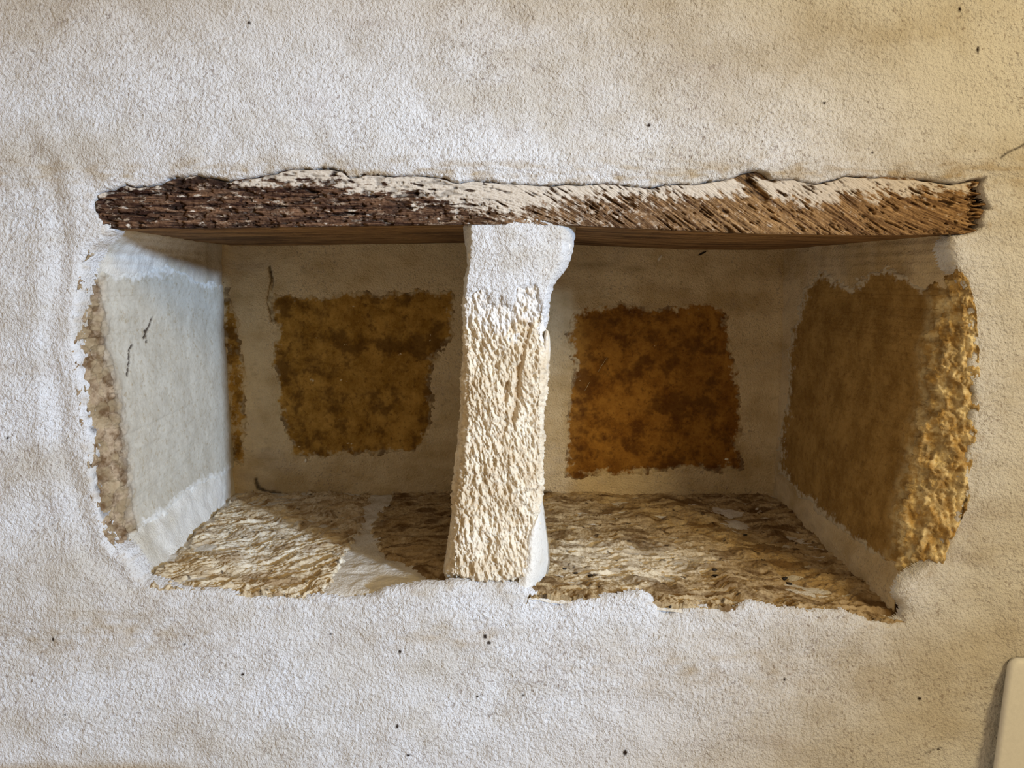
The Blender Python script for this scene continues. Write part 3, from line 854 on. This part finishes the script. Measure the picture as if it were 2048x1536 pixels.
def hit(px, py):
    """first surface seen at the pixel, and its normal"""
    from mathutils import Vector
    o = Vector((0, -D, ZC)); t = Vector(un(px, py, 0.0).tolist())
    ok, loc, nor, *_ = scn.ray_cast(DG, o, (t - o).normalized())
    return loc, nor


spots = [(1430, 1141, .0026, .3), (1430, 1152, .0026, -.2), (1151, 1148, .0024, .1), (1181, 1152, .0026, .4), (1340, 1212, .0022, 1.), (1568, 1158, .0034, .6),
         (1577, 1168, .0030, -.5), (1490, 1070, .0024, .2), (1128, 1138, .0022, 0.), (1395, 1061, .0020, .9)]
pts = [(hit(x, y), s, a) for x, y, s, a in spots]
first = None
for k, ((loc, nor), s, a) in enumerate(pts):
    if first is None:
        first = o = blob('crumb', M_CRUMB, (1.0, 0.55, 0.45), 2.0)
    else:
        o = first.copy(); COL.objects.link(o)
    o.scale = (s, s, s); o.location = loc + nor * s * 0.3; o.rotation_euler = (0, 0, a)
    tag(o, 'tiny dark crumb lying on the sill stone of the right recess', 'crumb', 'dark crumbs on the right sill')
for (x, y), nm, lab, sz in [((1320, 516), 'plaster_chip', 'pale plaster chip stuck high on the rear of the right recess', (0.0016, 0.0010, 0.0050)),
                            ((1453, 918), 'plaster_chip', 'tiny pale chip at the lower right of the russet rear stone', (0.0026, 0.0010, 0.0016)),
                            ((612, 921), 'plaster_chip', 'tiny pale chip at the foot of the golden brown rear stone', (0.0018, 0.0010, 0.0024))]:
    loc, nor = hit(x, y)
    o = blob(nm, M_CHIP, sz, x); o.location = loc + nor * 0.0006; o.rotation_euler = (0, 0.6 if x == 1320 else 0.1, 0)
    tag(o, lab, 'chip')
loc, nor = hit(1404, 507)
o = blob('splinter', M_CRUMB, (0.0060, 0.0010, 0.0012), 3.0); o.location = loc + nor * 0.0004; o.rotation_euler = (0, -0.45, 0)
tag(o, 'small dark wood splinter on the plaster under the right of lintel', 'splinter')


def strand(name, pix, rad, label):
    pts = []
    for x, y in pix:
        l, n = hit(x, y); pts.append(np.array(l + n * (rad * 0.9)))
    pts = np.array(pts); n = 6; V = []; q = []
    for k, p in enumerate(pts):
        r = rad * (0.5 if k in (0, len(pts) - 1) else 1)
        for b in range(n):
            a = 2 * math.pi * b / n; V.append(p + r * np.array([math.cos(a) * 0.8, math.sin(a), math.cos(a) * 0.6]))
    for k in range(len(pts) - 1):
        for b in range(n): q.append((k * n + b, k * n + (b + 1) % n, (k + 1) * n + (b + 1) % n, (k + 1) * n + b))
    o = link(name, np.array(V), np.array(q), M_STRAW, None, {}, [tuple(range(n))[::-1], tuple(range(len(V) - n, len(V)))])
    recentre(o); return tag(o, label, 'straw')


strand('straw', [(1215, 714), (1208, 724), (1201, 735), (1196, 744)], 0.0008, 'upper of two pale straw fibres clinging to the russet rear stone')
strand('straw', [(1179, 764), (1174, 773), (1169, 782)], 0.0008, 'lower of two pale straw fibres clinging to the russet rear stone')

# ------------------------------------------------------------------ light
w = bpy.data.worlds.new('World'); scn.world = w; w.use_nodes = True
bg = w.node_tree.nodes['Background']; bg.inputs[0].default_value = (1.0, 0.72, 0.40, 1); bg.inputs[1].default_value = 0.41


def aim(o, target):
    from mathutils import Vector
    o.rotation_euler = (Vector(target) - o.location).to_track_quat('-Z', 'Y').to_euler()


sp = bpy.data.lights.new('window_daylight', 'SPOT'); sp.energy = 440; sp.color = (0.55, 0.74, 1.0)
sp.spot_size = math.radians(19); sp.spot_blend = 0.75; sp.shadow_soft_size = 0.085
o = bpy.data.objects.new('window_daylight', sp); COL.objects.link(o)
o.location = (2.11, -2.07, ZC + 0.36); aim(o, (-0.22, 0, ZC - 0.15))

ar = bpy.data.lights.new('room_lamp', 'AREA'); ar.energy = 9.5; ar.color = (1.0, 0.77, 0.38); ar.shape = 'DISK'; ar.size = 0.35
o = bpy.data.objects.new('room_lamp', ar); COL.objects.link(o)
o.location = (1.0, -1.0, ZC + 0.5); aim(o, (0.4, 0, ZC))

# ------------------------------------------------------------------ camera
cam = bpy.data.cameras.new('camera'); co = bpy.data.objects.new('camera', cam); COL.objects.link(co)
co.location = (0, -D, ZC); co.rotation_euler = (math.pi / 2, 0, 0)
cam.sensor_width = 36; cam.lens = F / 2048 * 36
cam.shift_x = (1024 - CX) / 2048; cam.shift_y = -(768 - CY) / 2048
cam.clip_start = 0.01
scn.camera = co
scn.view_settings.view_transform = 'Standard'; scn.view_settings.look = 'None'
scn.view_settings.gamma = 1.0; scn.view_settings.use_curve_mapping = False
scn.view_settings.exposure = 0.07
